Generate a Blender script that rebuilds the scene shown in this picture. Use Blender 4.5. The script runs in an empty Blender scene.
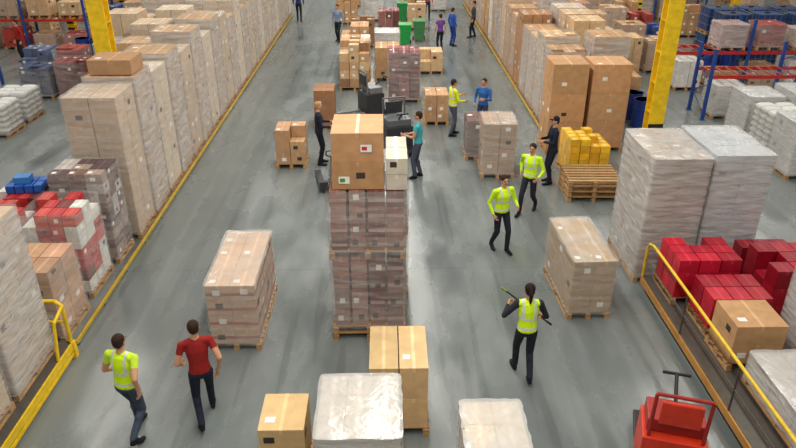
import bpy, bmesh, math, random
import numpy as np
from mathutils import Vector, Matrix
R = random.Random(7)
scene = bpy.context.scene
try:
    scene.view_settings.view_transform = 'Standard'
except Exception:
    pass

def S(r, g, b):
    def f(c):
        c /= 255.0
        return c/12.92 if c <= 0.04045 else ((c+0.055)/1.055)**2.4
    return (f(r), f(g), f(b))

# ------------------------------------------------------------ materials
def new_mat(name):
    m = bpy.data.materials.new(name); m.use_nodes = True
    nt = m.node_tree; nt.nodes.clear()
    return m, nt, nt.nodes, nt.links

def attr_mat(name, rough=.7, nscale=8, namt=.12, bump=.1, metallic=0.0, stretch=(1, 1, 1), spec=.4):
    m, nt, N, L = new_mat(name)
    out = N.new('ShaderNodeOutputMaterial'); b = N.new('ShaderNodeBsdfPrincipled')
    a = N.new('ShaderNodeAttribute'); a.attribute_name = 'Col'
    tc = N.new('ShaderNodeTexCoord'); mp = N.new('ShaderNodeMapping'); mp.inputs['Scale'].default_value = stretch
    no = N.new('ShaderNodeTexNoise'); no.inputs['Scale'].default_value = nscale; no.inputs['Detail'].default_value = 5
    L.new(tc.outputs['Object'], mp.inputs['Vector']); L.new(mp.outputs[0], no.inputs['Vector'])
    mr = N.new('ShaderNodeMapRange'); mr.inputs['From Min'].default_value = .3; mr.inputs['From Max'].default_value = .7
    mr.inputs['To Min'].default_value = 1-namt; mr.inputs['To Max'].default_value = 1+namt
    L.new(no.outputs['Fac'], mr.inputs['Value'])
    vm = N.new('ShaderNodeVectorMath'); vm.operation = 'SCALE'
    L.new(a.outputs['Color'], vm.inputs[0]); L.new(mr.outputs[0], vm.inputs['Scale'])
    L.new(vm.outputs[0], b.inputs['Base Color'])
    b.inputs['Roughness'].default_value = rough; b.inputs['Metallic'].default_value = metallic
    b.inputs['Specular IOR Level'].default_value = spec
    bp = N.new('ShaderNodeBump'); bp.inputs['Strength'].default_value = bump; bp.inputs['Distance'].default_value = .02
    L.new(no.outputs['Fac'], bp.inputs['Height']); L.new(bp.outputs[0], b.inputs['Normal'])
    L.new(b.outputs[0], out.inputs['Surface'])
    return m

def wrap_mat(name, lo, hi, col):
    m, nt, N, L = new_mat(name)
    out = N.new('ShaderNodeOutputMaterial'); b = N.new('ShaderNodeBsdfPrincipled')
    b.inputs['Base Color'].default_value = (*col, 1); b.inputs['Roughness'].default_value = .2
    b.inputs['Specular IOR Level'].default_value = .9
    tr = N.new('ShaderNodeBsdfTransparent'); mx = N.new('ShaderNodeMixShader')
    tc = N.new('ShaderNodeTexCoord'); mp = N.new('ShaderNodeMapping')
    mp.inputs['Scale'].default_value = (1.0, 1.0, 4.5); mp.inputs['Rotation'].default_value = (.12, .15, 0)
    no = N.new('ShaderNodeTexNoise'); no.inputs['Scale'].default_value = 2.2; no.inputs['Detail'].default_value = 4
    no.inputs['Distortion'].default_value = .3
    L.new(tc.outputs['Object'], mp.inputs['Vector']); L.new(mp.outputs[0], no.inputs['Vector'])
    mr = N.new('ShaderNodeMapRange'); mr.inputs['From Min'].default_value = .3; mr.inputs['From Max'].default_value = .7
    mr.inputs['To Min'].default_value = lo; mr.inputs['To Max'].default_value = hi
    L.new(no.outputs['Fac'], mr.inputs['Value'])
    bp = N.new('ShaderNodeBump'); bp.inputs['Strength'].default_value = .7; bp.inputs['Distance'].default_value = .06
    L.new(no.outputs['Fac'], bp.inputs['Height']); L.new(bp.outputs[0], b.inputs['Normal'])
    L.new(mr.outputs[0], mx.inputs[0]); L.new(tr.outputs[0], mx.inputs[1]); L.new(b.outputs[0], mx.inputs[2])
    L.new(mx.outputs[0], out.inputs['Surface'])
    return m

MATS = [attr_mat('cardboard', .75, 6, .12, .08),
        attr_mat('pallet_wood', .8, 5, .25, .2, stretch=(3, 12, 12)),
        wrap_mat('stretch_film_clear', .12, .38, (.68, .66, .64)),
        wrap_mat('stretch_film_white', .32, .68, (.68, .66, .64)),
        attr_mat('painted_steel', .45, 7, .15, .03),
        attr_mat('fabric_and_skin', .8, 30, .10, .15, spec=.2),
        attr_mat('glossy_packaging', .35, 6, .15, .25)]
CARD, WOOD, WCL, WWH, PAINT, CLOTH, GLOSS = range(7)

# ------------------------------------------------------------ mesh builder
class MB:
    def __init__(s): s.v = []; s.f = []; s.c = []; s.m = []; s.s = []
    def add(s, vs, fs, col, m=0, smooth=False):
        o = len(s.v); s.v += [tuple(p) for p in vs]
        for f in fs:
            s.f.append(tuple(i+o for i in f)); s.c.append(col); s.m.append(m); s.s.append(smooth)
    def box(s, x0, x1, y0, y1, z0, z1, col, m=0, ang=0, tilt=0):
        vs = [(x, y, z) for z in (z0, z1) for y in (y0, y1) for x in (x0, x1)]
        if ang or tilt:
            c = Vector(((x0+x1)/2, (y0+y1)/2, (z0+z1)/2))
            M = Matrix.Rotation(ang, 3, 'Z') @ Matrix.Rotation(tilt, 3, 'X')
            vs = [tuple(M @ (Vector(p)-c)+c) for p in vs]
        s.add(vs, [(0, 2, 3, 1), (4, 5, 7, 6), (0, 1, 5, 4), (2, 6, 7, 3), (0, 4, 6, 2), (1, 3, 7, 5)], col, m)
    def cyl(s, p0, p1, r0, col, m=4, n=10, r1=None):
        r1 = r0 if r1 is None else r1
        p0 = Vector(p0); p1 = Vector(p1); d = (p1-p0).normalized()
        u = d.orthogonal().normalized(); w = d.cross(u)
        vs = []
        for p, r in ((p0, r0), (p1, r1)):
            for i in range(n):
                a = 2*math.pi*i/n; vs.append(p+u*math.cos(a)*r+w*math.sin(a)*r)
        fs = [(i, (i+1) % n, n+(i+1) % n, n+i) for i in range(n)]
        s.add(vs, fs, col, m, True)
        s.add(vs, [tuple(range(n-1, -1, -1)), tuple(range(n, 2*n))], col, m)
    def tube(s, pts, r, col, m=4):
        for a, b in zip(pts[:-1], pts[1:]): s.cyl(a, b, r, col, m)
    def obj(s, name, loc=(0, 0, 0), rot=0, bevel=0):
        me = bpy.data.meshes.new(name)
        me.from_pydata(s.v, [], s.f); me.update()
        used = sorted(set(s.m)); mp = {k: i for i, k in enumerate(used)}
        for k in used: me.materials.append(MATS[k])
        me.polygons.foreach_set('material_index', [mp[k] for k in s.m])
        me.polygons.foreach_set('use_smooth', s.s)
        at = me.color_attributes.new('Col', 'FLOAT_COLOR', 'CORNER')
        buf = []
        for f, c in zip(s.f, s.c): buf += [c[0], c[1], c[2], 1.0]*len(f)
        at.data.foreach_set('color', buf)
        ob = bpy.data.objects.new(name, me); scene.collection.objects.link(ob)
        ob.location = loc; ob.rotation_euler[2] = rot
        if bevel:
            bv = ob.modifiers.new('bevel', 'BEVEL'); bv.width = bevel; bv.segments = 2
            bv.limit_method = 'ANGLE'; bv.angle_limit = 1.0
        return ob

def jit(c, a=.08, r=R):
    k = 1+r.uniform(-a, a); return tuple(min(1, x*k*(1+r.uniform(-a/4, a/4))) for x in c)

BROWN = S(182, 142, 102); TAN = S(198, 164, 124); DKBR = S(140, 102, 72); WHITE = S(212, 210, 203)
GREYB = S(160, 148, 134); RED = S(165, 30, 38); DRED = S(112, 45, 43); YEL = S(232, 192, 30); WOODC = S(172, 134, 90)
HIVIS = S(205, 240, 30); STEEL = S(110, 114, 118); BLK = S(28, 28, 32); ORNG = S(190, 55, 35); BLUE = S(35, 70, 140)

def pallet(mb, w, d, z=0, col=WOODC):
    hw, hd = w/2, d/2
    n = max(5, int(d/.15))
    for i in range(n):
        y = -hd+(i+.5)*d/n
        mb.box(-hw, hw, y-.045, y+.045, z+.118, z+.14, jit(col, .15), WOOD)
    for x in (-hw+.05, 0, hw-.05):
        mb.box(x-.04, x+.04, -hd, hd, z+.098, z+.1175, jit(col, .12), WOOD)
        for y in (-hd+.07, 0, hd-.07):
            mb.box(x-.045, x+.045, y-.065, y+.065, z+.02, z+.098, jit(col, .2), WOOD)
        mb.box(x-.045, x+.045, -hd, hd, z, z+.0195, jit(col, .15), WOOD)

def wrap(mb, w, d, z0, z1, m, cap, r):
    hw, hd = w/2+.02, d/2+.02
    pts = []; rc = .05
    per = 9
    cor = [(hw-rc, -hd+rc, -90), (hw-rc, hd-rc, 0), (-hw+rc, hd-rc, 90), (-hw+rc, -hd+rc, 180)]
    for k, (cx, cy, a0) in enumerate(cor):
        for a in (0, 45, 90):
            t = math.radians(a0+a); pts.append((cx+rc*math.cos(t), cy+rc*math.sin(t), 0))
        nx = cor[(k+1) % 4]; t = math.radians(a0+90)
        pa = (cx+rc*math.cos(t), cy+rc*math.sin(t)); pb = (nx[0]+rc*math.cos(t), nx[1]+rc*math.sin(t))
        for j in range(1, per):
            f = j/per; pts.append((pa[0]+(pb[0]-pa[0])*f, pa[1]+(pb[1]-pa[1])*f, 1))
    n = len(pts); nz = max(4, int((z1-z0)/.13))
    vs = []
    for k in range(nz+1):
        z = z0+(z1-z0)*k/nz
        for (x, y, fl) in pts:
            o = r.uniform(-.006, .016) if fl else r.uniform(-.004, .004)
            l = math.hypot(x, y); vs.append((x*(1+o/l), y*(1+o/l), z+r.uniform(-.02, .02)*(0 < k < nz)))
    fs = [(k*n+i, k*n+(i+1) % n, (k+1)*n+(i+1) % n, (k+1)*n+i) for k in range(nz) for i in range(n)]
    mb.add(vs, fs, (1, 1, 1), m, True)
    if cap:
        top = vs[nz*n:]
        ring2 = [(x*.8, y*.8, z+r.uniform(0, .015)) for x, y, z in top]
        o = list(top)+ring2+[(0, 0, z1+.012)]
        fs = [(i, (i+1) % n, n+(i+1) % n, n+i) for i in range(n)]+[(n+i, n+(i+1) % n, 2*n) for i in range(n)]
        mb.add(o, fs, (1, 1, 1), m, True)

def cartons(mb, w, d, z0, z1, nx, ny, nz, col, r, m=CARD, messy=0, var=.1, labels=True, gap=.006, cols=None, cx=0, cy=0, band=None):
    sx, sy, sz = w/nx, d/ny, (z1-z0)/nz
    for k in range(nz):
        for i in range(nx):
            for j in range(ny):
                if not (k == nz-1 or i in (0, nx-1) or j in (0, ny-1)) and not (messy and k >= nz-2): continue
                if k == nz-1 and r.random() < messy: continue
                c = jit(r.choice(cols) if cols else col, var, r)
                x0 = cx-w/2+i*sx; y0 = cy-d/2+j*sy; a = z0+k*sz
                g = gap+r.uniform(0, gap)
                X0, X1, Y0, Y1, Z1 = x0+g, x0+sx-g, y0+g, y0+sy-g, a+sz-.004
                mb.box(X0, X1, Y0, Y1, a, Z1, c, m)
                tp = tuple(min(1, q*1.2+.02) for q in c)
                if k == nz-1 or messy:
                    xm = (X0+X1)/2
                    mb.box(xm-.025, xm+.025, Y0, Y1, Z1, Z1+.0025, tp, GLOSS)
                    if r.random() < .35 and labels:
                        lx = X0+(X1-X0)*.12; mb.box(lx, lx+min(.13, sx*.25), Y0+sy*.2, Y0+sy*.2+.1, Z1, Z1+.003, S(225, 225, 220), CARD)
                if j == 0:
                    xm = (X0+X1)/2
                    mb.box(xm-.022, xm+.022, Y0-.0025, Y0, Z1-.07, Z1, tp, GLOSS)
                    if labels and r.random() < .5:
                        lx = X0+(X1-X0)*r.uniform(.1, .5); lz = a+sz*r.uniform(.2, .45)
                        lc = S(228, 228, 222) if r.random() < .6 else S(60, 50, 45)
                        mb.box(lx, lx+min(.14, sx*.3), Y0-.003, Y0, lz, lz+min(.1, sz*.35), lc, CARD)
                    if band: mb.box(X0, X1, Y0-.002, Y0, a+sz*.3, a+sz*.5, band, m)
                for side, X in ((0, X0), (1, X1)):
                    if (side == 0 and i == 0) or (side == 1 and i == nx-1):
                        dx = -.003 if side == 0 else .003
                        if labels and r.random() < .5:
                            ly = Y0+(Y1-Y0)*r.uniform(.1, .5); lz = a+sz*r.uniform(.2, .45)
                            lc = S(228, 228, 222) if r.random() < .6 else S(60, 50, 45)
                            mb.box(min(X, X+dx), max(X, X+dx), ly, ly+min(.14, sy*.3), lz, lz+min(.1, sz*.35), lc, CARD)
                        if band: mb.box(min(X, X+dx), max(X, X+dx), Y0, Y1, a+sz*.3, a+sz*.5, band, m)

def load(name, x0, x1, y0, y1, z1, col=BROWN, z0=0, n=None, wr=None, m=CARD, messy=0, rot=0, pal=True, var=.1,
         labels=True, cols=None, bevel=0, split=None, band=None, seed=None, cap=None, npal=1, woodc=WOODC, gap=.006):
    r = random.Random(seed if seed is not None else hash((round(x0*100), round(y0*100))) & 0xffff)
    w, d = x1-x0, y1-y0
    mb = MB(); zb = 0
    if pal:
        for k in range(npal): pallet(mb, w, d, .1405*k, woodc)
        zb = .1405*npal
    secs = [(zb, z1-z0)] if not split else [(zb, split-.0005), (split+.1405, z1-z0)]
    if split: pallet(mb, w, d, split)
    for a, b in secs:
        if n: nx, ny, nz = n
        else: nx, ny = max(1, round(w/.42)), max(1, round(d/.42)); nz = None
        kz = nz or max(1, round((b-a)/.36))
        cartons(mb, w-.05, d-.05, a, b, nx, ny, kz, col, r, m, messy, var, labels, cols=cols, band=band, gap=gap)
    if wr is not None:
        wrap(mb, w-.03, d-.03, zb-.04, z1-z0+.012, wr, (wr == WWH) if cap is None else cap, r)
    return mb.obj(name, ((x0+x1)/2, (y0+y1)/2, z0), rot, bevel)

# ------------------------------------------------------------ room
def plain_box(name, x0, x1, y0, y1, z0, z1, mat):
    mb = MB(); mb.box(x0, x1, y0, y1, z0, z1, (1, 1, 1), 0)
    ob = mb.obj(name); ob.data.materials.clear(); ob.data.materials.append(mat); return ob

m, nt, N, L = new_mat('worn_concrete')
out = N.new('ShaderNodeOutputMaterial'); b = N.new('ShaderNodeBsdfPrincipled')
tc = N.new('ShaderNodeTexCoord')
def noise(scale, st, det=6, dist=0, rot=0):
    mp = N.new('ShaderNodeMapping'); mp.inputs['Scale'].default_value = st; mp.inputs['Rotation'].default_value = (0, 0, rot)
    no = N.new('ShaderNodeTexNoise'); no.inputs['Scale'].default_value = scale; no.inputs['Detail'].default_value = det
    no.inputs['Distortion'].default_value = dist
    L.new(tc.outputs['Object'], mp.inputs['Vector']); L.new(mp.outputs[0], no.inputs['Vector']); return no
n1 = noise(.35, (1, .45, 1), 4, .3); n2 = noise(1.3, (1, .4, 1), 6, .2); n3 = noise(25, (1, 1, 1), 3)
n4 = noise(1.6, (2.0, .09, 1), 2, .15, .03)
cr = N.new('ShaderNodeValToRGB'); cr.color_ramp.elements[0].position = .3; cr.color_ramp.elements[1].position = .72
cr.color_ramp.elements[0].color = (*S(92, 98, 98), 1); cr.color_ramp.elements[1].color = (*S(130, 136, 134), 1)
mx = N.new('ShaderNodeMix'); mx.data_type = 'FLOAT'; mx.inputs[0].default_value = .4
L.new(n1.outputs['Fac'], mx.inputs[2]); L.new(n2.outputs['Fac'], mx.inputs[3]); L.new(mx.outputs[0], cr.inputs[0])
tm = N.new('ShaderNodeValToRGB'); e = tm.color_ramp.elements
e[0].position = .37; e[0].color = (.8, .8, .8, 1); e[1].position = .43; e[1].color = (1, 1, 1, 1)
x_ = e.new(.6); x_.color = (1, 1, 1, 1); x_ = e.new(.68); x_.color = (1.14, 1.14, 1.14, 1)
L.new(n4.outputs['Fac'], tm.inputs[0])
bt = N.new('ShaderNodeTexBrick'); bt.offset = 0; bt.inputs['Scale'].default_value = 1
bt.inputs['Brick Width'].default_value = 6; bt.inputs['Row Height'].default_value = 6; bt.inputs['Mortar Size'].default_value = .012
bt.inputs['Color1'].default_value = (1, 1, 1, 1); bt.inputs['Color2'].default_value = (.96, .96, .96, 1); bt.inputs['Mortar'].default_value = (.72, .72, .72, 1)
L.new(tc.outputs['Object'], bt.inputs['Vector'])
def mul(a, b_):
    q = N.new('ShaderNodeMix'); q.data_type = 'RGBA'; q.blend_type = 'MULTIPLY'; q.inputs[0].default_value = 1
    L.new(a, q.inputs[6]); L.new(b_, q.inputs[7]); return q.outputs[2]
L.new(mul(mul(cr.outputs[0], bt.outputs['Color']), tm.outputs[0]), b.inputs['Base Color'])
rr = N.new('ShaderNodeMapRange'); rr.inputs['From Min'].default_value = .35; rr.inputs['From Max'].default_value = .65
rr.inputs['To Min'].default_value = .16; rr.inputs['To Max'].default_value = .38
L.new(n2.outputs['Fac'], rr.inputs['Value']); L.new(rr.outputs[0], b.inputs['Roughness'])
b.inputs['Specular IOR Level'].default_value = .75
bp = N.new('ShaderNodeBump'); bp.inputs['Strength'].default_value = .06; L.new(n3.outputs['Fac'], bp.inputs['Height']); L.new(bp.outputs[0], b.inputs['Normal'])
L.new(b.outputs[0], out.inputs['Surface'])
FLOOR = m
MATS.append(attr_mat('corrugated_wall_panel', .6, 2, .06, .02, stretch=(1, 1, .2)))
WX, WY0, WY1, WZ = 26, -6, 62, 10
plain_box('floor', -WX, WX, WY0, WY1, -.2, 0, FLOOR)
def wall(name, x0, x1, y0, y1, z0, z1, col):
    mb = MB(); mb.box(x0, x1, y0, y1, z0, z1, col, 7); return mb.obj(name)
wc = S(165, 166, 162)
wall('wall_left', -WX-.2, -WX, WY0, WY1, 0, WZ, wc); wall('wall_right', WX, WX+.2, WY0, WY1, 0, WZ, wc)
wall('wall_back', -WX, WX, WY1, WY1+.2, 0, WZ, S(205, 206, 203)); wall('wall_front', -WX, WX, WY0-.2, WY0, 0, WZ, wc)
wall('ceiling', -WX, WX, WY0, WY1, WZ, WZ+.2, S(140, 141, 140))

# strip light fixtures (housing mesh + area lamp just under it)
for i, (x, e_) in enumerate(((-19, 1700), (-10, 2200), (0, 4500), (10, 2200), (19, 1700))):
    mb = MB(); mb.box(-.5, .5, -31, 31, -.0, .12, S(220, 220, 220), PAINT); mb.box(-.04, .04, -31, 31, .12, .35, STEEL, PAINT)
    mb.obj('strip_light_fixture', (x, 28, WZ-.36))
    ld = bpy.data.lights.new('strip_light', 'AREA'); ld.shape = 'RECTANGLE'; ld.size = .9; ld.size_y = 60
    ld.energy = e_; ld.color = (1.0, .97, .90)
    lo = bpy.data.objects.new('strip_light', ld); scene.collection.objects.link(lo); lo.location = (x, 28, WZ-.38)
w = bpy.data.worlds.new('World'); scene.world = w; w.use_nodes = True
w.node_tree.nodes['Background'].inputs[0].default_value = (.8, .85, .9, 1); w.node_tree.nodes['Background'].inputs[1].default_value = .4

# ------------------------------------------------------------ structural columns
def column(x, y, s=.2, h=9.6):
    mb = MB(); t = .05
    mb.box(-s, s, -s, -s+t, 0, h, YEL, PAINT); mb.box(-s, s, s-t, s, 0, h, YEL, PAINT)
    mb.box(-.03, .03, -s+t, s-t, 0, h, jit(YEL, .05), PAINT)
    mb.box(-s-.06, s+.06, -s-.06, s+.06, 0, .04, STEEL, PAINT)
    for z in (.7, 1.5, 2.3, 3.1, 3.9, 5, 6):
        mb.box(-s+.005, s-.005, -s+t, s-t, z, z+.03, YEL, PAINT)
    for k in range(4): mb.box(-s-.004, s+.004, -s-.006, -s, .2+k*.3, .32+k*.3, BLK, PAINT)
    mb.obj('steel_column', (x, y, 0))
column(7.25, 17.6, .2); column(-7.15, 17.6, .2)
for x, y in ((-15.2, 34), (-15.5, 42), (13.3, 37), (16.5, 33), (-10.6, 42)): column(x, y, .16)

# ------------------------------------------------------------ left row
load('shrink_wrapped_pallet', -6.65, -5.42, 7.8, 9.08, 2.9, S(196, 174, 150), wr=WWH, n=(2, 3, 6), z0=.3, bevel=.006, cap=False)
load('shrink_wrapped_pallet', -6.65, -5.42, 6.4, 7.68, 2.75, S(194, 170, 144), wr=WCL, n=(2, 3, 6), z0=.3, bevel=.006)
load('shrink_wrapped_pallet', -8.15, -6.98, 7.6, 9.0, 2.8, S(198, 182, 160), wr=WCL, n=(2, 3, 6))
load('shrink_wrapped_pallet', -8.3, -7.05, 9.3, 10.5, 1.7, S(196, 184, 168), wr=WWH)

def trailer(x0, x1, y0, y1, rail_side, hoop_ends, rail=True, edge=YEL):
    mb = MB(); z = .3; yc = (y0+y1)/2; xc = (x0+x1)/2; hw = (x1-x0)/2; hd = (y1-y0)/2
    DK = S(70, 62, 56)
    mb.box(-hw, hw, -hd, hd, z-.06, z, S(80, 74, 68), PAINT)
    for sx in (-1, 1): mb.box(sx*hw-.03, sx*hw+.03, -hd, hd, z-.14, z-.01, edge if sx == rail_side else DK, PAINT)
    for sy in (-1, 1): mb.box(-hw, hw, sy*hd-.03, sy*hd+.03, z-.12, z-.01, DK, PAINT)
    for sx in (-1, 1):
        for sy in (-1, 1):
            X = sx*(hw-.15); Y = sy*(hd-.3)
            mb.cyl((X-.03, Y, .1), (X+.03, Y, .1), .1, BLK, PAINT, 16)
            mb.box(X-.05, X+.05, Y-.05, Y+.05, .19, z-.06, STEEL, PAINT)
    X = rail_side*(hw)
    if rail:
        mb.tube([(X, -hd, z), (X, -hd, 1.0), (X, -hd+.1, 1.1), (X, hd-.25, 1.1), (X, hd-.08, 1.04), (X, hd, .9), (X, hd, z)], .026, S(220, 182, 35))
        k = int(2*hd/1.8)
        for i in range(1, k): mb.tube([(X, -hd+i*2*hd/k, z), (X, -hd+i*2*hd/k, 1.1)], .016, DK)
        mb.tube([(X, -hd, .68), (X, hd, .68)], .012, DK)
    for sy in hoop_ends:
        Y = sy*hd
        mb.tube([(-hw, Y, z), (-hw, Y, 1.0), (-hw+.1, Y, 1.1), (hw-.1, Y, 1.1), (hw, Y, 1.0), (hw, Y, z)], .032, YEL)
        mb.tube([(-hw, Y, .7), (hw, Y, .7)], .022, YEL)
        if not rail:
            mb.tube([(hw, Y, 1.0), (hw, Y-sy*.35, .9), (hw, Y-sy*.5, z)], .028, YEL)
            mb.box(hw-.03, hw+.03, -hd, hd, .06, .12, YEL, PAINT)
            mb.box(hw-.05, hw+.05, Y-.05, Y+.05, .0, z, YEL, PAINT)
    mb.cyl((0, -hd, z-.1), (0, -hd-.5, .18), .025, STEEL)
    mb.obj('cargo_trailer_cart', (xc, yc, 0))
trailer(-6.75, -5.27, 5.6, 9.25, 1, (1,), rail=False)

load('carton_pallet', -6.75, -5.55, 9.6, 10.7, 1.4, S(186, 146, 114), wr=WCL, n=(3, 2, 5), bevel=.006, var=.2)
load('beverage_carton_pallet', -6.65, -5.6, 11.0, 12.1, 1.75, RED, n=(4, 3, 7), m=GLOSS, cols=[S(178, 40, 40), WHITE, S(190, 65, 55), WHITE, DRED], wr=WCL, messy=.2, cap=False)
load('beverage_carton_pallet', -7.9, -6.85, 11.0, 12.1, 1.6, RED, n=(4, 3, 6), m=GLOSS, cols=[S(178, 40, 40), WHITE, S(175, 55, 50), BROWN], messy=.35)
load('beverage_carton_pallet', -7.9, -6.85, 12.3, 13.3, 1.5, RED, n=(4, 3, 6), m=GLOSS, cols=[S(170, 45, 45), WHITE, DRED], messy=.3)
load('beverage_carton_pallet', -9.2, -8.15, 11.3, 12.4, 1.3, RED, n=(4, 3, 5), m=GLOSS, cols=[S(170, 45, 45), WHITE, WHITE], messy=.3)
load('mixed_goods_pallet', -6.65, -5.55, 12.3, 13.2, 2.0, DKBR, n=(3, 3, 9), cols=[S(110, 85, 75), S(150, 130, 120), S(90, 70, 70), S(180, 170, 165)], wr=WCL, cap=False)
mb = MB()
for i in range(4):
    for j in range(2): mb.box(-.35+i*.18, -.19+i*.18, -.25+j*.26, -.02+j*.26, 0, .16, jit(S(30, 85, 165), .2), GLOSS)
mb.box(-.2, .1, -.15, .1, .161, .3, S(60, 125, 190), GLOSS)
mb.obj('blue_package_bundle', (-7.3, 12.8, 1.51), .1, .01)

rr_ = random.Random(3)
wrapcols = [S(188, 164, 138), S(182, 150, 118), S(198, 180, 158), S(174, 142, 108)]
y = 13.4; k = 0
hs = [3.2, 3.3, 3.1, 3.25, 3.0, 3.3, 2.9, 3.2, 3.05, 2.8, 3.2, 2.7, 3.1, 2.8, 3.0, 2.6, 2.9, 3.1, 2.7, 2.5, 2.8, 3.0]
while y < 40:
    h = hs[k % len(hs)]
    load('shrink_wrapped_pallet', -6.6, -5.45, y, y+1.12, h, wrapcols[k % 4], wr=WWH if k % 2 else WCL, n=(2, 2, 5), cap=(k % 2 == 0), var=.08)
    k += 1; y += 1.2
mb = MB(); cartons(mb, .95, .8, 0, .32, 1, 1, 1, S(170, 130, 94), rr_)
mb.obj('cardboard_carton', (-6.0, 15.15, 3.32), 0)
for (xa, ya, yb) in ((-7.9, 19.0, 40), (-9.15, 21.5, 41)):
    y = ya
    while y < yb:
        h = rr_.choice([3.1, 2.8, 3.2, 2.5, 2.2]); c = rr_.choice(wrapcols+[BROWN])
        load('shrink_wrapped_pallet' if c != BROWN else 'carton_pallet', xa, xa+1.12, y, y+1.12, h, c, wr=rr_.choice([WWH, WCL, WCL, None]), n=(2, 2, 5), var=.08)
        y += 1.26

def lane(name, x, y0, y1, side):
    mb = MB(); hd = (y1-y0)/2
    mb.box(-.022, .022, -hd, hd, .05, .11, S(185, 155, 45), PAINT)
    a, b_ = (-.08, -.025) if side > 0 else (.025, .08)
    mb.box(a, b_, -hd, hd, 0, .05, S(120, 62, 42), PAINT)
    n = int(2*hd/1.2)
    for i in range(n+1):
        Y = -hd+.1+i*(2*hd-.2)/n; mb.box(-.03, .03, Y-.04, Y+.04, 0, .05, STEEL, PAINT)
    mb.obj(name, (x, (y0+y1)/2, 0))
lane('conveyor_guard_rail', -5.33, 9.5, 40, 1); lane('conveyor_guard_rail', 4.84, 20.2, 44, -1)

# ------------------------------------------------------------ right row
load('shrink_wrapped_pallet', 4.85, 5.95, 11.4, 13.1, 2.6, S(166, 148, 132), wr=WWH, n=(2, 3, 5), var=.05, bevel=.006)
load('shrink_wrapped_pallet', 6.02, 7.15, 11.5, 13.2, 2.62, S(188, 196, 204), wr=WWH, n=(2, 3, 5), var=.04, bevel=.006)
mb = MB()
for k in range(4): pallet(mb, 1.3, 1.15, k*.1405)
mb.obj('wooden_pallet_stack', (5.1, 15.65, 0), -.03)
mb = MB(); pallet(mb, 1.15, 1.1, 0)
for k in range(5):
    for i in range(4):
        for j in range(4):
            if k == 4 and R.random() < .35: continue
            x = -.54+i*.27; yy = -.52+j*.26
            mb.box(x+.01, x+.26, yy+.01, yy+.25, .141+k*.19, .141+k*.19+.18, jit(S(226, 172, 42), .2), GLOSS, R.uniform(-.04, .04))
            mb.box(x+.06, x+.2, yy+.05, yy+.2, .141+k*.19+.181, .141+k*.19+.184, S(236, 205, 110), GLOSS)
mb.obj('yellow_packaged_goods_pallet', (5.3, 17.1, 0), .03, .012)
load('carton_pallet', 4.55, 5.6, 18.35, 19.5, 2.6, S(184, 140, 98), n=(1, 2, 3), bevel=.008)
load('carton_pallet', 5.7, 6.85, 18.5, 19.6, 2.55, S(192, 148, 106), n=(1, 2, 3), bevel=.008)
rr2 = random.Random(11)
rc = [BROWN, TAN, S(190, 172, 152), S(178, 140, 104), S(200, 192, 182), S(165, 122, 86)]
for (xa, ya, yb, hh) in ((4.95, 20.2, 45, (2.4, 2.7, 3.0, 2.5)), (6.2, 20.4, 45, (2.2, 2.9, 1.8)), (7.5, 24.4, 45, (1.6, 2.4, 2.0))):
    y = ya
    while y < yb:
        c = rr2.choice(rc); h = rr2.choice(hh)
        load('carton_pallet', xa, xa+1.12, y, y+1.12, h, c, wr=rr2.choice([None, WCL, WCL, WWH]), n=rr2.choice([(2, 2, 5), (1, 2, 4), (3, 3, 6)]), messy=rr2.choice([0, 0, .25]), cap=False)
        y += 1.25
load('small_parcel_pallet', 7.6, 8.7, 22.6, 23.8, 1.1, BROWN, messy=.3)

# right foreground trailer and loads
trailer(4.92, 6.4, 5.6, 11.15, -1, (), edge=S(170, 120, 50))
rp = dict(m=GLOSS, labels=False, bevel=.02, var=.25)
load('red_packaged_goods_pallet', 5.08, 6.25, 10.15, 11.08, 1.2, S(178, 24, 46), z0=.3, n=(3, 3, 3), messy=.25, **rp)
load('red_packaged_goods_pallet', 5.3, 6.35, 9.2, 10.05, 1.02, S(168, 22, 42), z0=.3, n=(3, 2, 3), messy=.1, **rp)
load('carton_pallet', 5.25, 6.1, 8.3, 9.1, 1.12, S(190, 146, 102), z0=.3, n=(1, 1, 2), bevel=.008)
load('shrink_wrapped_pallet', 5.4, 6.3, 6.2, 8.1, .85, S(180, 172, 160), z0=.3, wr=WWH, n=(2, 3, 2))
load('shrink_wrapped_pallet', 6.6, 7.8, 7.7, 9.4, 1.6, S(190, 184, 176), wr=WWH, n=(2, 3, 3))
load('red_packaged_goods_pallet', 6.6, 7.7, 9.75, 10.85, 1.2, S(160, 20, 40), n=(3, 3, 3), messy=.2, **rp)
load('red_packaged_goods_pallet', 6.6, 7.6, 10.95, 11.35, 1.0, S(140, 22, 38), n=(3, 1, 3), **rp)
load('red_packaged_goods_pallet', 7.95, 9.05, 10.3, 11.4, 1.2, S(135, 24, 38), n=(3, 3, 3), messy=.2, **rp)
load('shrink_wrapped_pallet', 7.95, 9.1, 8.2, 9.8, 1.2, S(190, 176, 158), wr=WCL)

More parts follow.
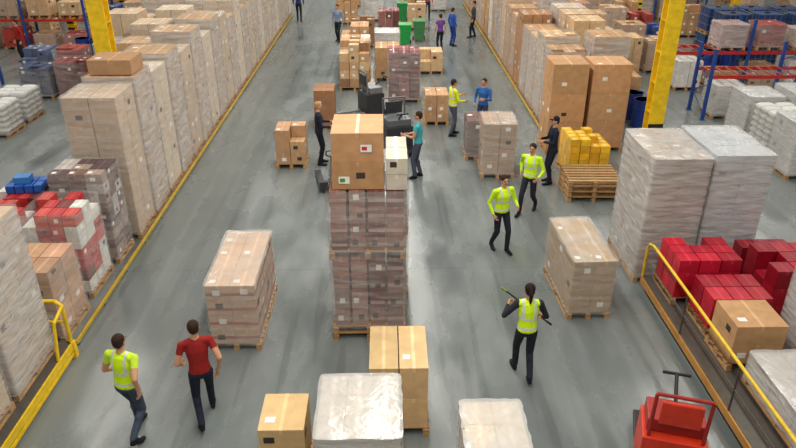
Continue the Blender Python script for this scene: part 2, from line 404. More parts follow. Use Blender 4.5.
# ------------------------------------------------------------ centre
load('double_stacked_carton_pallet', -.95, .3, 9.6, 10.75, 2.82, S(120, 80, 74), n=(4, 3, 4), split=1.62, npal=2, var=.25, bevel=.005,
     cols=[S(122, 70, 62), S(140, 92, 82), S(104, 54, 50), S(150, 112, 102)], wr=WCL, cap=False, gap=.014, band=S(170, 142, 132))
mb = MB(); cartons(mb, .82, .95, 0, .92, 1, 1, 2, S(184, 138, 96), random.Random(4), cx=0, gap=.008)
cartons(mb, .34, 1.0, 0, .52, 1, 2, 2, S(196, 184, 168), random.Random(5), cx=.6)
for (lx, lz) in ((.05, .62), (-.3, .1)):
    mb.box(lx, lx+.17, -.478, -.4755, lz, lz+.12, S(230, 228, 222), CARD)
    mb.box(lx+.02, lx+.1, -.4795, -.478, lz+.03, lz+.09, S(190, 40, 40) if lz > .5 else S(70, 150, 50), CARD)
mb.obj('cardboard_carton_stack', (-.45, 10.15, 2.835), 0, .006)
load('shrink_wrapped_pallet', -.85, .38, 10.95, 12.1, 2.6, S(190, 182, 172), wr=WCL, n=(3, 3, 6), split=1.35)
load('carton_pallet', -.3, .58, 7.3, 8.35, 1.22, S(206, 172, 124), n=(2, 1, 2), bevel=.008, wr=None)
load('shrink_wrapped_pallet', -.9, .16, 5.95, 7.12, 1.3, S(206, 194, 178), wr=WWH, n=(3, 3, 3), cap=True, gap=.002, labels=False, var=.03)
load('carton_pallet', -1.7, -1.05, 6.45, 7.2, .95, S(202, 166, 120), n=(1, 1, 2), bevel=.008)
load('shrink_wrapped_pallet', .88, 1.66, 5.75, 6.6, 1.3, S(214, 196, 168), wr=WWH, n=(2, 2, 3), cap=True, gap=.002, labels=False, var=.03)
load('carton_pallet', -3.0, -2.15, 9.35, 11.3, 1.28, S(194, 162, 134), n=(2, 4, 4), wr=WCL, cap=True, gap=.002, var=.05, band=S(166, 104, 88))
load('carton_pallet', 3.2, 4.0, 10.15, 11.9, 1.2, S(170, 142, 106), n=(2, 3, 3), wr=WCL, cap=True, gap=.002, var=.05, rot=.04)

load('carton_pallet', -3.05, -2.2, 17.35, 18.2, 1.1, S(180, 140, 104), n=(2, 2, 3), messy=.2, bevel=.006)
load('carton_pallet', -2.3, -1.6, 20.6, 21.5, 1.25, S(150, 106, 74), n=(1, 2, 2))
load('carton_pallet', 1.2, 2.0, 20.9, 21.9, 1.0, S(180, 140, 102), n=(2, 2, 3), messy=.2)
load('carton_pallet', 2.5, 3.4, 16.6, 17.7, 1.5, S(170, 140, 112), n=(2, 2, 4), wr=WCL, cap=True, bevel=.006, rot=-.03)
load('carton_pallet', 2.2, 2.8, 17.9, 18.8, 1.15, S(110, 84, 76), n=(1, 2, 3), wr=WCL)
load('dark_carton_pallet', 0.05, 1.2, 23.4, 24.6, 1.75, DRED, n=(3, 3, 7), cols=[S(118, 60, 58), S(145, 90, 85), S(98, 48, 50)], wr=WCL)
load('carton_pallet', -1.75, -.6, 24.9, 26, 1.7, BROWN, n=(3, 3, 5), cols=[BROWN, DKBR, TAN], messy=.25)
load('carton_pallet', -1.8, -.6, 26.6, 27.8, 1.5, TAN, n=(3, 2, 4), cols=[BROWN, WHITE, TAN], messy=.25)
load('carton_pallet', -.45, .55, 26.2, 27.4, 1.3, BROWN, messy=.2)
load('carton_pallet', -1.9, -.7, 28.8, 30, 1.6, BROWN, n=(3, 2, 4), messy=.25)
load('shrink_wrapped_pallet', -.5, .6, 29.5, 30.6, 1.2, WHITE, wr=WWH)
load('carton_pallet', -1.6, -.5, 32, 33.1, 1.3, DKBR, messy=.25)
load('carton_pallet', 1.1, 2.1, 36, 37.1, 1.3, TAN, messy=.25)
load('carton_pallet', -2.6, -1.5, 37.5, 38.6, 1.5, BROWN, messy=.25)
load('shrink_wrapped_pallet', -1.2, -.1, 38.5, 39.6, 1.4, WHITE, wr=WWH)
load('carton_pallet', .8, 1.9, 41, 42.1, 1.5, BROWN, messy=.2)
load('carton_pallet', -2.6, -1.5, 43, 44.1, 1.5, TAN, messy=.2)
load('carton_pallet', 1.3, 2.3, 27.2, 28.2, .9, TAN, messy=.3); load('carton_pallet', -2.9, -1.9, 41, 42, 1.6, BROWN, messy=.2)
load('shrink_wrapped_pallet', 2.6, 3.6, 41.5, 42.6, 1.5, WHITE, wr=WWH); load('carton_pallet', -1.2, -.1, 42, 43.1, 1.7, DKBR, messy=.2)
load('dark_carton_pallet', -.4, .7, 34.6, 35.7, 1.2, DRED, cols=[S(110, 60, 58), S(140, 90, 85)])

def wheelie_bin(x, y, col):
    mb = MB()
    v = [(-.22, -.25, .08), (.22, -.25, .08), (.22, .25, .08), (-.22, .25, .08), (-.29, -.34, .95), (.29, -.34, .95), (.29, .34, .95), (-.29, .34, .95)]
    mb.add(v, [(3, 2, 1, 0), (0, 1, 5, 4), (1, 2, 6, 5), (2, 3, 7, 6), (3, 0, 4, 7), (4, 5, 6, 7)], col, GLOSS)
    mb.box(-.31, .31, -.37, .37, .951, 1.0, jit(col, .1), GLOSS)
    mb.cyl((-.28, .42, .95), (.28, .42, .95), .02, col, GLOSS)
    for sx in (-.27, .27): mb.cyl((sx-.03, .28, .1), (sx+.03, .28, .1), .1, BLK, GLOSS, 14)
    mb.obj('wheelie_bin', (x, y, 0), 0, .02)
wheelie_bin(.9, 32.6, S(24, 150, 62)); wheelie_bin(1.6, 33.5, S(70, 130, 80)); wheelie_bin(.9, 38.6, S(30, 130, 66))

def drum(x, y, col, z=0):
    mb = MB(); mb.cyl((0, 0, 0), (0, 0, .88), .29, col, GLOSS, 24)
    for z_ in (.01, .3, .58, .85): mb.cyl((0, 0, z_), (0, 0, z_+.03), .305, col, GLOSS, 24)
    mb.cyl((.15, 0, .88), (.15, 0, .91), .04, BLK, GLOSS); mb.obj('plastic_drum', (x, y, z))
for p in ((8.1, 21.6), (8.15, 20.8), (13.2, 27.4), (13.9, 27.4), (-12.5, 30), (-13.2, 30.2)): drum(*p, S(32, 60, 140))

def pallet_jack(x, y, rot, col=ORNG):
    mb = MB()
    for sx in (-.19, .19):
        mb.box(sx-.08, sx+.08, 0, 1.15, .07, .12, col, PAINT); mb.cyl((sx-.03, 1.05, .04), (sx+.03, 1.05, .04), .04, BLK, PAINT, 12)
    mb.box(-.27, .27, -.12, .02, .07, .3, col, PAINT); mb.cyl((0, -.17, .12), (0, -.17, .45), .06, STEEL, PAINT)
    mb.cyl((-.07, -.17, .09), (.07, -.17, .09), .09, BLK, PAINT, 16)
    mb.cyl((0, -.17, .4), (0, -.55, 1.15), .02, col, PAINT)
    mb.tube([(0, -.55, 1.15), (-.13, -.58, 1.2), (-.13, -.64, 1.33), (.13, -.64, 1.33), (.13, -.58, 1.2), (0, -.55, 1.15)], .016, BLK)
    mb.obj('hand_pallet_truck', (x, y, 0), rot)
pallet_jack(-1.45, 15.9, 0.2, S(50, 50, 55)); pallet_jack(-16.5, 28.5, .7)

def power_truck(name, x, y, rot, body, trim, s=1.0):
    mb = MB()
    for sx in (-.2, .2): mb.box(sx-.09, sx+.09, .35, 1.5, .06, .12, STEEL, PAINT)
    mb.box(-.4, .4, -.3, .34, .08, .75, body, PAINT); mb.box(-.36, .36, -.25, .2, .751, .95, trim, PAINT)
    mb.box(-.4, .4, -.85, -.31, .1, .18, BLK, PAINT)
    for sx in (-.33, .33):
        mb.cyl((sx-.05, 0, .11), (sx+.05, 0, .11), .11, BLK, PAINT, 16); mb.tube([(sx, .28, .7), (sx, .3, 1.45)], .025, trim)
    mb.tube([(-.33, .3, 1.45), (.33, .3, 1.45)], .025, trim); mb.box(-.25, .25, .27, .33, 1.0, 1.35, body, PAINT)
    mb.cyl((0, -.15, .95), (0, -.5, 1.2), .025, BLK); mb.cyl((-.18, -.5, 1.2), (.18, -.5, 1.2), .022, BLK)
    mb.obj(name, (x, y, 0), rot, .015)
power_truck('electric_pallet_truck', .3, 18.9, .3, S(45, 47, 52), S(90, 92, 96))
power_truck('electric_pallet_truck', 3.75, 6.7, 2.85, S(200, 52, 26), S(150, 36, 28))
power_truck('electric_pallet_truck', -.5, 22.3, 2.0, S(45, 45, 48), S(110, 110, 112))

# ------------------------------------------------------------ side areas
def rack(x0, x1, y, d, levels, h):
    mb = MB(); n = max(1, round((x1-x0)/2.8)); xc = (x0+x1)/2; bw = (x1-x0)/n
    for i in range(n+1):
        X = x0-xc+i*bw
        for Y in (-d/2, d/2):
            mb.box(X-.05, X+.05, Y-.04, Y+.04, 0, h, BLUE, PAINT); mb.box(X-.09, X+.09, Y-.08, Y+.08, 0, .015, BLUE, PAINT)
        z = .2
        while z+.5 < h:
            mb.cyl((X, -d/2, z), (X, d/2, z+.5), .015, BLUE, PAINT, 6); mb.cyl((X, d/2, z+.5), (X, -d/2, z+1.0), .015, BLUE, PAINT, 6) if z+1 < h else None
            z += 1.0
    for lv in levels:
        for Y in (-d/2, d/2): mb.box(x0-xc, x1-xc, Y-.025, Y+.025, lv-.13, lv-.02, S(185, 45, 36), PAINT)
        for i in range(int((x1-x0)/.35)):
            X = x0-xc+.2+i*.35; mb.box(X-.03, X+.03, -d/2, d/2, lv-.02, lv, S(150, 60, 50), PAINT)
    mb.obj('pallet_rack', (xc, y, 0))
r3 = random.Random(21)
def fill_rack(x0, x1, y, z, cols, p=1.0):
    x = x0+.2
    while x+1.05 < x1:
        if r3.random() < p: load('stored_pallet_load', x, x+1.0, y-.5, y+.5, z+r3.choice([.7, .9, 1.1]), r3.choice(cols), z0=z+.001, n=(2, 2, 2), wr=r3.choice([None, WCL, WWH]))
        x += 1.38
rack(10.4, 18.8, 21.9, 1.1, (1.5,), 2.3); fill_rack(10.5, 18.7, 21.9, 0, [WHITE, WHITE, GREYB]); fill_rack(10.5, 18.7, 21.9, 1.5, [BROWN, S(200, 190, 185)], .35)
rack(10.4, 21.6, 25.2, 1.1, (1.5,), 2.6); fill_rack(10.5, 21.5, 25.2, 0, [WHITE, BROWN, GREYB]); fill_rack(10.5, 21.5, 25.2, 1.5, [BROWN, S(150, 60, 55), S(200, 190, 185)], .7)
rack(-22, -13.6, 32.4, 1.1, (1.4,), 2.5); fill_rack(-21.9, -13.7, 32.4, 0, [S(170, 60, 50), BROWN]); fill_rack(-21.9, -13.7, 32.4, 1.4, [BROWN, TAN])
rack(-20.2, -14.6, 25.2, 1.1, (1.4,), 2.3); fill_rack(-20.1, -14.7, 25.2, 0, [WHITE, BROWN]); fill_rack(-20.1, -14.7, 25.2, 1.4, [WHITE, TAN], .6)
rack(12, 23.2, 39, 1.1, (1.5, 3), 4); fill_rack(12.1, 23.1, 39, 0, [BROWN, TAN, S(180, 80, 60)]); fill_rack(12.1, 23.1, 39, 1.5, [BROWN, TAN, WHITE])
rack(-24, -12.8, 40, 1.1, (1.5, 3), 4); fill_rack(-23.9, -12.9, 40, 0, [BROWN, TAN, RED]); fill_rack(-23.9, -12.9, 40, 1.5, [BROWN, TAN, BLUE])

def ibc(x, y, col, z=0):
    mb = MB(); pallet(mb, 1.15, 1.0); mb.box(-.53, .53, -.46, .46, .142, 1.05, col, GLOSS)
    for i in range(6):
        t = -.56+i*.224
        for Y in (-.49, .49): mb.cyl((t, Y, .14), (t, Y, 1.1), .012, STEEL, PAINT, 6)
    for i in range(5):
        t = -.49+i*.245
        for X in (-.56, .56): mb.cyl((X, t, .14), (X, t, 1.1), .012, STEEL, PAINT, 6)
    for z_ in (.4, .75, 1.1):
        for Y in (-.49, .49): mb.cyl((-.56, Y, z_), (.56, Y, z_), .012, STEEL, PAINT, 6)
        for X in (-.56, .56): mb.cyl((X, -.49, z_), (X, .49, z_), .012, STEEL, PAINT, 6)
    mb.cyl((0, 0, 1.05), (0, 0, 1.1), .1, BLK, GLOSS); mb.obj('caged_bulk_container', (x, y, z))
for x in (14.2, 15.6, 17.0):
    for y in (28.4, 29.8):
        ibc(x, y, jit(S(34, 64, 115), .2)); ibc(x, y, jit(S(34, 64, 115), .2), 1.115)
# sack pallets
def sacks(x, y, h, w=1.1, d=1.1, col=S(205, 205, 202)):
    mb = MB(); pallet(mb, w, d); r = random.Random(int(x*7+y*13)); z = .141
    while z < h:
        for i in range(2):
            for j in range(3):
                cx = -w/4+i*w/2; cy = -d/3+j*d/3; a, b_, c = w/4-.01, d/6-.005, .085
                vs = []; n = 12
                for lv, s_ in ((0, .8), (.3, 1), (.7, 1), (1, .75)):
                    for q in range(n):
                        t = 2*math.pi*q/n; ex = abs(math.cos(t))**.4*math.copysign(1, math.cos(t)); ey = abs(math.sin(t))**.4*math.copysign(1, math.sin(t))
                        vs.append((cx+ex*a*s_, cy+ey*b_*s_, z+lv*c*2))
                fs = [(l*n+q, l*n+(q+1) % n, (l+1)*n+(q+1) % n, (l+1)*n+q) for l in range(3) for q in range(n)]
                cc = jit(col, .06, r); mb.add(vs, fs, cc, CLOTH, True); mb.add(vs, [tuple(range(3*n, 4*n))], cc, CLOTH)
        z += .172
    wrap(mb, w, d, .1, z+.01, WCL, False, r)
    mb.obj('sack_pallet', (x, y, 0))
for x, y, h in ((12.5, 17.0, 1.2), (11.2, 18.4, 1.2), (12.5, 18.4, 1.2), (13.8, 19.8, 1.0),
                (-12.1, 20.5, .9), (-13.4, 20.5, 1.0), (-12.1, 21.9, .9), (-13.4, 21.9, 1.0), (-14.7, 21.9, 1.0)):
    sacks(x, y, h)
for x, y, h in ((11.1, 17.0, 1.5), (11.2, 19.8, 1.4), (12.5, 19.8, 1.5), (13.8, 18.4, 1.4)):
    load('shrink_wrapped_pallet', x-.55, x+.55, y-.6, y+.6, h, S(205, 207, 208), wr=WWH, n=(2, 2, 4), var=.04)
load('carton_pallet', 10.6, 11.7, 14.4, 15.5, .6, TAN); load('carton_pallet', 11.8, 12.9, 14.2, 15.4, .8, TAN, wr=WCL)
mb = MB(); [pallet(mb, 1.1, 1.1, k*.1405) for k in range(3)]; mb.obj('wooden_pallet_stack', (-12.6, 18.5, 0), .1)
for (x, y, h, c) in ((-18.5, 27.4, 2.2, S(195, 180, 160)), (-17.1, 27.4, 1.9, BROWN), (-18.5, 28.8, 2.0, TAN), (-12.3, 27, 1.2, S(150, 60, 50)), (-13.8, 27.4, 1.1, S(90, 100, 130)), (-11.2, 24.6, 1.3, S(120, 60, 55)), (-12.5, 24.6, 1.1, S(50, 60, 90)), (-11.1, 29.4, 1.6, BROWN), (-11.2, 32.2, 1.8, TAN),
                     (-12.4, 35.5, 1.6, BROWN), (-13.8, 35.5, 1.4, S(60, 90, 140)), (-17.5, 36, 1.8, TAN), (-19, 36, 1.6, BROWN), (-20.6, 36, 1.9, TAN), (-11.9, 44, 2, TAN), (-14, 44.5, 1.9, BROWN), (-17.4, 44.5, 1.8, BROWN), (-19.5, 44.5, 2.1, TAN), (-21.5, 44.2, 1.8, S(60, 80, 130)),
                     (9.6, 27.4, 1.5, TAN), (11, 27.8, 1.3, BROWN), (10.6, 30, 1.5, BROWN), (10.7, 33, 1.7, TAN), (12, 33, 1.4, S(160, 65, 55)), (12.0, 30, 1.4, S(45, 70, 130)), (10.6, 36, 1.6, BROWN), (12, 35.2, 1.6, BROWN), (18.6, 29.5, 1.6, TAN), (18.8, 31.5, 1.8, BROWN), (20.4, 30, 1.5, S(180, 85, 65)), (20.2, 33.5, 1.9, BROWN), (21.8, 28.5, 1.8, TAN), (15, 34.5, 1.5, BROWN), (18, 34.8, 1.8, TAN), (10.7, 42, 2, BROWN), (12.2, 43.2, 2, TAN), (14, 44, 2, TAN), (15.6, 44, 1.7, BROWN), (17.2, 43, 2, BROWN), (19, 43.5, 2.2, TAN), (21, 43, 2.0, BROWN)):
    load('carton_pallet', x-.55, x+.55, y-.55, y+.55, h, c, wr=r3.choice([None, WCL]), messy=.2)

# ------------------------------------------------------------ people
bm0 = bmesh.new(); bmesh.ops.create_icosphere(bm0, subdivisions=2, radius=1)
ICO = np.array([v.co[:] for v in bm0.verts]); bm0.free()

def V3(r): return (r, r, r) if isinstance(r, (int, float)) else r
def remesh(prims, voxel, smooth):
    bm = bmesh.new()
    for p0, r0, p1, r1, lab in prims:
        pts = np.vstack([ICO*np.array(V3(r0))+np.array(p0), ICO*np.array(V3(r1))+np.array(p1)]) if p1 is not None else ICO*np.array(V3(r0))+np.array(p0)
        b2 = bmesh.new(); vs = [b2.verts.new(p) for p in pts]
        res = bmesh.ops.convex_hull(b2, input=vs)
        bad = [g for g in set(res['geom_interior']+res['geom_unused']) if isinstance(g, bmesh.types.BMVert)]
        if bad: bmesh.ops.delete(b2, geom=bad, context='VERTS')
        b2.verts.index_update(); mp = {}
        for v in b2.verts: mp[v.index] = bm.verts.new(v.co)
        for f in b2.faces: bm.faces.new([mp[v.index] for v in f.verts])
        b2.free()
    me = bpy.data.meshes.new('tmp'); bm.to_mesh(me); bm.free()
    ob = bpy.data.objects.new('tmp', me); scene.collection.objects.link(ob)
    rm = ob.modifiers.new('r', 'REMESH'); rm.mode = 'VOXEL'; rm.voxel_size = voxel
    sm = ob.modifiers.new('s', 'SMOOTH'); sm.iterations = smooth; sm.factor = .5
    dg = bpy.context.evaluated_depsgraph_get(); dg.update()
    e = ob.evaluated_get(dg); m2 = bpy.data.meshes.new_from_object(e)
    vv = np.empty(len(m2.vertices)*3); m2.vertices.foreach_get('co', vv); vv = vv.reshape(-1, 3)
    ff = [tuple(p.vertices) for p in m2.polygons]
    bpy.data.objects.remove(ob); bpy.data.meshes.remove(me); bpy.data.meshes.remove(m2)
    cen = np.array([vv[list(f)].mean(axis=0) for f in ff])
    best = np.full(len(ff), 1e9); lab_i = np.zeros(len(ff), int)
    for k, (p0, r0, p1, r1, lab) in enumerate(prims):
        p0 = np.array(p0, float); r0 = np.array(V3(r0), float)
        if p1 is None: c = p0; r = r0
        else:
            p1 = np.array(p1, float); r1_ = np.array(V3(r1), float); d = p1-p0
            t = np.clip(((cen-p0)@d)/max(1e-9, d@d), 0, 1)[:, None]; c = p0+t*d; r = r0+t*(r1_-r0)
        dist = (np.linalg.norm((cen-c)/r, axis=1)-1)*np.min(r, axis=-1)
        u = dist < best; best[u] = dist[u]; lab_i[u] = k
    labs = [prims[k][4] for k in lab_i]
    return vv, ff, labs, cen

def ik(a, c, l1, l2, hint):
    a = Vector(a); c = Vector(c); d = c-a; L_ = min(d.length, l1+l2-.004); u = d.normalized(); c2 = a+u*L_
    x = (l1*l1-l2*l2+L_*L_)/(2*L_); h = math.sqrt(max(0, l1*l1-x*x))
    hv = Vector(hint); hv = (hv-u*hv.dot(u)).normalized()
    return a+u*x+hv*h, c2

SKIN = S(195, 145, 115)
def person(name, x, y, deg, h=1.75, ank=((-.1, 0), (.1, 0)), lift=(0, 0), hands=(None, None), lean=0, look=0, shirt=S(60, 60, 70), vest=None,
           pants=S(35, 38, 48), hair=S(50, 35, 25), skin=SKIN, shortsleeve=False, ponytail=False, cap=None, vox=.014, shoes=S(25, 25, 28), grip=.5, female=False):
    k = h/1.75
    hz = .93
    for (ax, ay), lf in zip(ank, lift): hz = min(hz, .085+lf+math.sqrt(max(.01, .842**2-ay*ay)))
    dz = hz-.93
    P = []
    colmap = {'skin': skin, 'hair': hair, 'shirt': shirt, 'vest': vest or shirt, 'pants': pants, 'shoe': shoes, 'silver': S(200, 204, 206), 'eye': S(30, 25, 25), 'lip': S(165, 90, 80), 'cap': cap or hair, 'belt': S(30, 26, 24)}
    T = 'vest' if vest else 'shirt'; e = .014 if vest else 0
    wf = .92 if female else 1
    def tl(z): return lean*(z-.95)/.5
    P.append(((0, 0, .92+dz), (.155, .11, .09), (0, tl(1.0), 1.0+dz), (.15*wf, .105, .07), 'pants'))
    P.append(((0, tl(.97), .97+dz), (.158*wf+e, .112+e, .05), (0, tl(1.12), 1.12+dz), (.138*wf+e, .1+e, .07), T))
    P.append(((0, tl(1.12), 1.12+dz), (.138*wf+e, .1+e, .07), (0, tl(1.31)+.01, 1.31+dz), (.165*wf+e, .118+e, .09), T))
    P.append(((0, tl(1.31)+.01, 1.31+dz), (.165*wf+e, .118+e, .09), (0, tl(1.41), 1.41+dz), (.15*wf+e, .085+e, .055), T))
    P.append(((-.15*wf, tl(1.42), 1.42+dz), (.05+e*.5, .06+e*.5, .05), (0, tl(1.45), 1.455+dz), (.07, .06, .045), T))
    P.append(((.15*wf, tl(1.42), 1.42+dz), (.05+e*.5, .06+e*.5, .05), (0, tl(1.45), 1.455+dz), (.07, .06, .045), T))
    nb = Vector((0, tl(1.47), 1.45+dz)); hc = Vector((0, tl(1.62)+.015, 1.635+dz))
    P.append((tuple(nb), .058, tuple(hc+Vector((0, -.015, -.07))), .052, 'skin'))
    for s_, (ax, ay), lf in zip((-1, 1), ank, lift):
        hip = (s_*.088, 0, .92+dz); an = (ax, ay, .085+lf)
        kn, an2 = ik(hip, an, .43, .42, (s_*.08, 1, 0)); an = tuple(an2)
        P.append((hip, (.088, .095, .09), tuple(kn), (.062, .065, .06), 'pants'))
        P.append((tuple(kn), (.062, .064, .06), (an[0], an[1], an[2]+.03), (.05, .056, .03), 'pants'))
        mid = Vector(kn).lerp(Vector(an), .3); P.append((tuple(mid+Vector((0, -.018, 0))), (.054, .06, .09), None, None, 'pants'))
        heel = (an[0], an[1]-.035, max(.035, an[2]-.045)); ball = (an[0]+s_*.02, an[1]+.12, .034 if lf < .25 else an[2]-.09)
        P.append((an, .04, heel, (.036, .045, .034), 'shoe')); P.append((heel, (.036, .045, .034), ball, (.046, .05, .03), 'shoe'))
        P.append((ball, (.046, .05, .03), (ball[0], ball[1]+.05, ball[2]-.004), (.04, .04, .025), 'shoe'))
        P.append((an, .045, ball, .03, 'shoe'))
    HANDS = []
    for s_, hd in zip((-1, 1), hands):
        sh = Vector((s_*.19*wf, tl(1.42), 1.415+dz))
        tgt = Vector(hd) if hd else Vector((s_*.27, .06+tl(1.0), .9))
        if hd is None: tgt.z += dz
        el, wr_ = ik(sh, tgt, .29, .26, (s_*.5, -1, -.3))
        P.append((tuple(sh), .054+e*.5, tuple(sh.lerp(el, .55)), .05, 'shirt'))
        P.append((tuple(sh.lerp(el, .5)), .051, tuple(el), .042, 'skin' if shortsleeve else 'shirt'))
        fl = 'skin' if shortsleeve else 'shirt'
        P.append((tuple(el), .043 if not shortsleeve else .04, tuple(el.lerp(wr_, .93)), .031 if not shortsleeve else .026, fl))
        P.append((tuple(el.lerp(wr_, .8)), .026, tuple(wr_), .025, 'skin'))
        d = (wr_-el).normalized(); n = Vector((-s_, 0, 0)) if abs(d.x) < .8 else Vector((0, 0, -1))
        n = (n-d*n.dot(d)).normalized(); sd = d.cross(n)*(1 if s_ < 0 else -1)
        if sd.y < 0 and abs(sd.y) > .3: sd = -sd
        H = []
        def q(a, b_, c): return tuple(wr_+d*a+sd*b_+n*c)
        for o in (-.022, 0, .022): H.append((q(-.01, o*.6, 0), .018, q(.085, o*1.15, 0), .0145, 'skin'))
        for o, ln in ((.033, .07), (.011, .08), (-.011, .074), (-.032, .058)):
            a1, a2 = grip, grip*2.0; l1 = ln*.5; l2 = ln*.5
            c1 = (.085+math.cos(a1)*l1, math.sin(a1)*l1); c2 = (c1[0]+math.cos(a2)*l2, c1[1]+math.sin(a2)*l2)
            H.append((q(.08, o, 0), .0098, q(c1[0], o*1.08, c1[1]), .009, 'skin')); H.append((q(c1[0], o*1.08, c1[1]), .009, q(c2[0], o*1.08, c2[1]), .0075, 'skin'))
        H.append((q(.02, .028, .004), .014, q(.055, .052, .016), .011, 'skin')); H.append((q(.055, .052, .016), .011, q(.085, .056, .03), .009, 'skin'))
        HANDS.append(H)
    mb = MB()
    def put(prims, voxel, smooth, rotc=None, ang=0, body=False):
        vv, ff, labs, cen = remesh(prims, voxel, smooth)
        if rotc is not None:
            c, s_ = math.cos(ang), math.sin(ang); dv = vv-np.array(rotc)
            vv = np.array(rotc)+np.stack([dv[:, 0]*c-dv[:, 1]*s_, dv[:, 0]*s_+dv[:, 1]*c, dv[:, 2]], 1)
        o = len(mb.v); mb.v += [(p[0]*k, p[1]*k, p[2]*k) for p in vv.tolist()]
        for f, l, c in zip(ff, labs, cen):
            if body and vest and l == 'vest':
                z = c[2]-dz
                if 1.0 < z < 1.04 or 1.17 < z < 1.21 or (z > 1.21 and .075 < abs(c[0]) < .11): l = 'silver'
            mb.f.append(tuple(i+o for i in f)); mb.c.append(colmap[l]); mb.m.append(CLOTH); mb.s.append(True)
    put(P, vox, 3, body=True)
    hx, hy, hz_ = hc
    def hp(a, b_, c): return (hx+a, hy+b_, hz_+c)
    Hd = [(hp(0, -.012, .018), (.074, .092, .1), None, None, 'skin'),
          (hp(0, .015, -.03), (.06, .068, .05), hp(0, .045, -.085), (.03, .028, .022), 'skin'),
          (hp(0, .083, .012), (.009, .01, .01), hp(0, .1, -.02), (.014, .013, .01), 'skin'),
          (hp(-.075, -.008, -.008), (.011, .02, .031), None, None, 'skin'), (hp(.075, -.008, -.008), (.011, .02, .031), None, None, 'skin'),
          (hp(-.03, .076, .004), (.012, .009, .007), None, None, 'eye'), (hp(.03, .076, .004), (.012, .009, .007), None, None, 'eye'),
          (hp(-.042, .077, .024), (.008, .008, .005), hp(-.018, .083, .026), (.008, .008, .005), 'hair'), (hp(.042, .077, .024), (.008, .008, .005), hp(.018, .083, .026), (.008, .008, .005), 'hair'),
          (hp(-.02, .07, -.052), (.008, .01, .006), hp(.02, .07, -.052), (.008, .01, .006), 'lip'),
          (hp(0, -.022, .042), (.084, .092, .088), None, None, 'cap' if cap else 'hair'),
          (hp(0, -.05, -.005), (.075, .062, .07), None, None, 'hair')]
    if cap: Hd.append((hp(0, .06, .05), (.06, .03, .012), hp(0, .12, .038), (.05, .03, .008), 'cap'))
    if ponytail:
        Hd.append((hp(0, -.1, .05), .03, hp(0, -.14, .0), .034, 'hair')); Hd.append((hp(0, -.14, .0), .034, hp(0, -.13, -.16), .018, 'hair'))
    put(Hd, .007, 2, rotc=tuple(hc), ang=math.radians(look))
    for H in HANDS: put(H, .0055, 1)
    return mb.obj(name, (x, y, 0), math.radians(deg))

V = HIVIS
# heading 0 = facing away from the viewer (+Y)
person('woman_in_safety_vest', 2.15, 8.6, 0, 1.74, ank=((-.09, .2), (.07, -.22)), lift=(0, .05), hands=((-.27, .27, 1.22), (.3, .27, .98)), shirt=S(40, 42, 50), vest=V, ponytail=True, female=True, vox=.011, lean=.05, grip=.9, hair=S(35, 25, 20))
mb = MB(); mb.cyl((-.43, 0, .36), (.43, 0, -.36), .014, S(30, 45, 32), PAINT, 12); mb.cyl((-.43, 0, .36), (-.35, 0, .293), .018, S(130, 160, 50), PAINT, 12); mb.cyl((.35, 0, -.293), (.43, 0, -.36), .018, BLK, PAINT, 12)
mb.obj('handheld_pole', (2.2, 8.97, 1.1))
person('worker_in_safety_vest', -3.62, 7.4, -15, 1.78, ank=((-.1, .2), (.1, -.22)), lift=(0, .07), hands=((-.26, .22, .98), (.27, -.12, .95)), shirt=S(190, 222, 60), vest=V, vox=.012, lean=.03, pants=S(62, 72, 88), shortsleeve=True)
person('worker_in_red_shirt', -2.68, 7.7, 20, 1.78, ank=((-.1, -.26), (.1, .26)), lift=(.08, 0), hands=((-.24, .2, .95), (.24, -.05, .9)), shirt=S(140, 34, 32), vox=.012, lean=.05, pants=S(32, 36, 50), shortsleeve=True)
person('worker_in_safety_vest', 2.4, 12.75, 200, 1.76, ank=((-.1, .14), (.1, -.17)), lift=(0, .03), hands=((-.2, .28, 1.12), (.25, .1, .93)), shirt=S(195, 232, 40), vest=V, vox=.013)
person('worker_in_safety_vest', 3.35, 14.6, 150, 1.78, ank=((-.1, -.27), (.1, .27)), lift=(.06, 0), hands=((-.26, .25, 1.0), (.26, -.1, .93)), shirt=S(190, 228, 40), vest=V, vox=.013)
person('supervisor_in_dark_clothes', 4.25, 16.3, 95, 1.82, ank=((-.11, .03), (.11, -.03)), hands=((-.12, .3, 1.15), (.12, .3, 1.15)), shirt=S(28, 32, 46), pants=S(28, 30, 40), vox=.014, cap=S(25, 28, 40))
person('supervisor_in_dark_clothes', -1.85, 17.7, -80, 1.8, ank=((-.11, .03), (.11, -.03)), hands=((-.12, .33, 1.15), (.15, .3, 1.1)), shirt=S(32, 36, 50), pants=S(25, 27, 36), vox=.014, hair=S(170, 130, 85))
person('man_in_teal_shirt', .82, 16.7, 80, 1.84, ank=((-.1, .06), (.1, -.05)), hands=((-.1, .33, 1.15), (.15, .3, 1.1)), shirt=S(70, 165, 172), pants=S(70, 75, 88), vox=.014, shortsleeve=True)
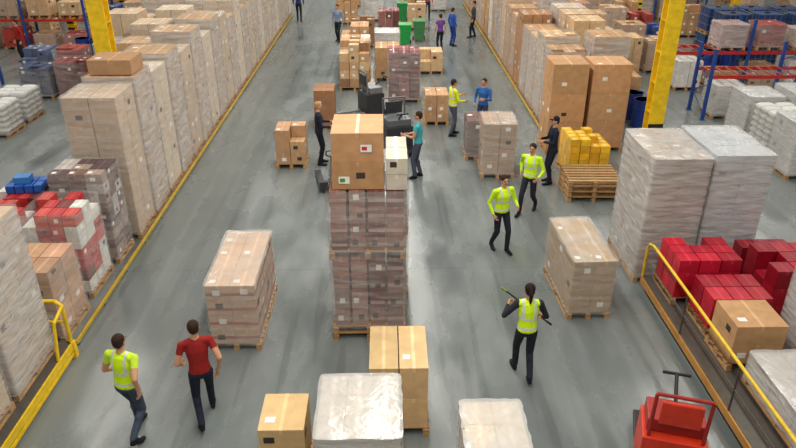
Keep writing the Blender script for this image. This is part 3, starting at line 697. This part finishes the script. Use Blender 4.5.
person('worker_in_safety_vest', 2.02, 20.0, -70, 1.78, ank=((-.1, .1), (.1, -.1)), hands=((-.15, .32, 1.2), (.2, .3, 1.1)), shirt=S(210, 215, 40), vest=S(220, 225, 30), vox=.016, pants=S(75, 80, 92))
person('man_in_blue_shirt', 2.95, 20.1, 150, 1.76, hands=((-.15, .3, 1.2), (.2, .2, 1.0)), shirt=S(45, 95, 160), vox=.016, pants=S(50, 60, 90))
person('man_in_grey_jacket', -2.3, 33.4, 160, 1.75, ank=((-.1, .15), (.1, -.15)), shirt=S(120, 140, 165), vox=.018)
person('woman_in_purple_shirt', 2.45, 31.2, 20, 1.68, shirt=S(110, 70, 140), vox=.018, female=True, shortsleeve=True)
person('man_in_blue_shirt', 3.1, 32.3, -60, 1.76, shirt=S(45, 80, 160), pants=S(40, 60, 130), vox=.018)
person('worker_in_dark_clothes', 4.3, 34.2, 90, 1.78, ank=((-.1, .12), (.1, -.12)), shirt=S(60, 65, 75), vox=.018)
person('worker_in_dark_clothes', -4.75, 38.5, 0, 1.78, ank=((-.1, .12), (.1, -.12)), shirt=S(40, 60, 110), vox=.018)
person('worker_in_dark_clothes', 2.3, 38.9, 180, 1.78, ank=((-.1, .12), (.1, -.12)), shirt=S(150, 60, 60), vox=.018)
person('worker_in_dark_clothes', -15.6, 29.6, 140, 1.78, shirt=S(160, 40, 40), vox=.018)

mb = MB(); mb.box(-.12, .12, -.16, .16, 0, .012, S(120, 85, 50), CARD); mb.box(-.105, .105, -.145, .14, .0125, .016, S(230, 230, 228), CARD); mb.box(-.04, .04, .12, .15, .0165, .03, STEEL, PAINT)
mb.obj('clipboard', (-1.36, 17.72, 1.19), .2)

# ------------------------------------------------------------ camera
cd = bpy.data.cameras.new('camera'); cd.sensor_width = 36; cd.lens = 680/796*36; cd.clip_end = 200
co = bpy.data.objects.new('camera', cd); scene.collection.objects.link(co)
co.location = (0, 0, 7.2); co.rotation_euler = (math.radians(90-27.2), 0, math.radians(-1.0))
scene.camera = co
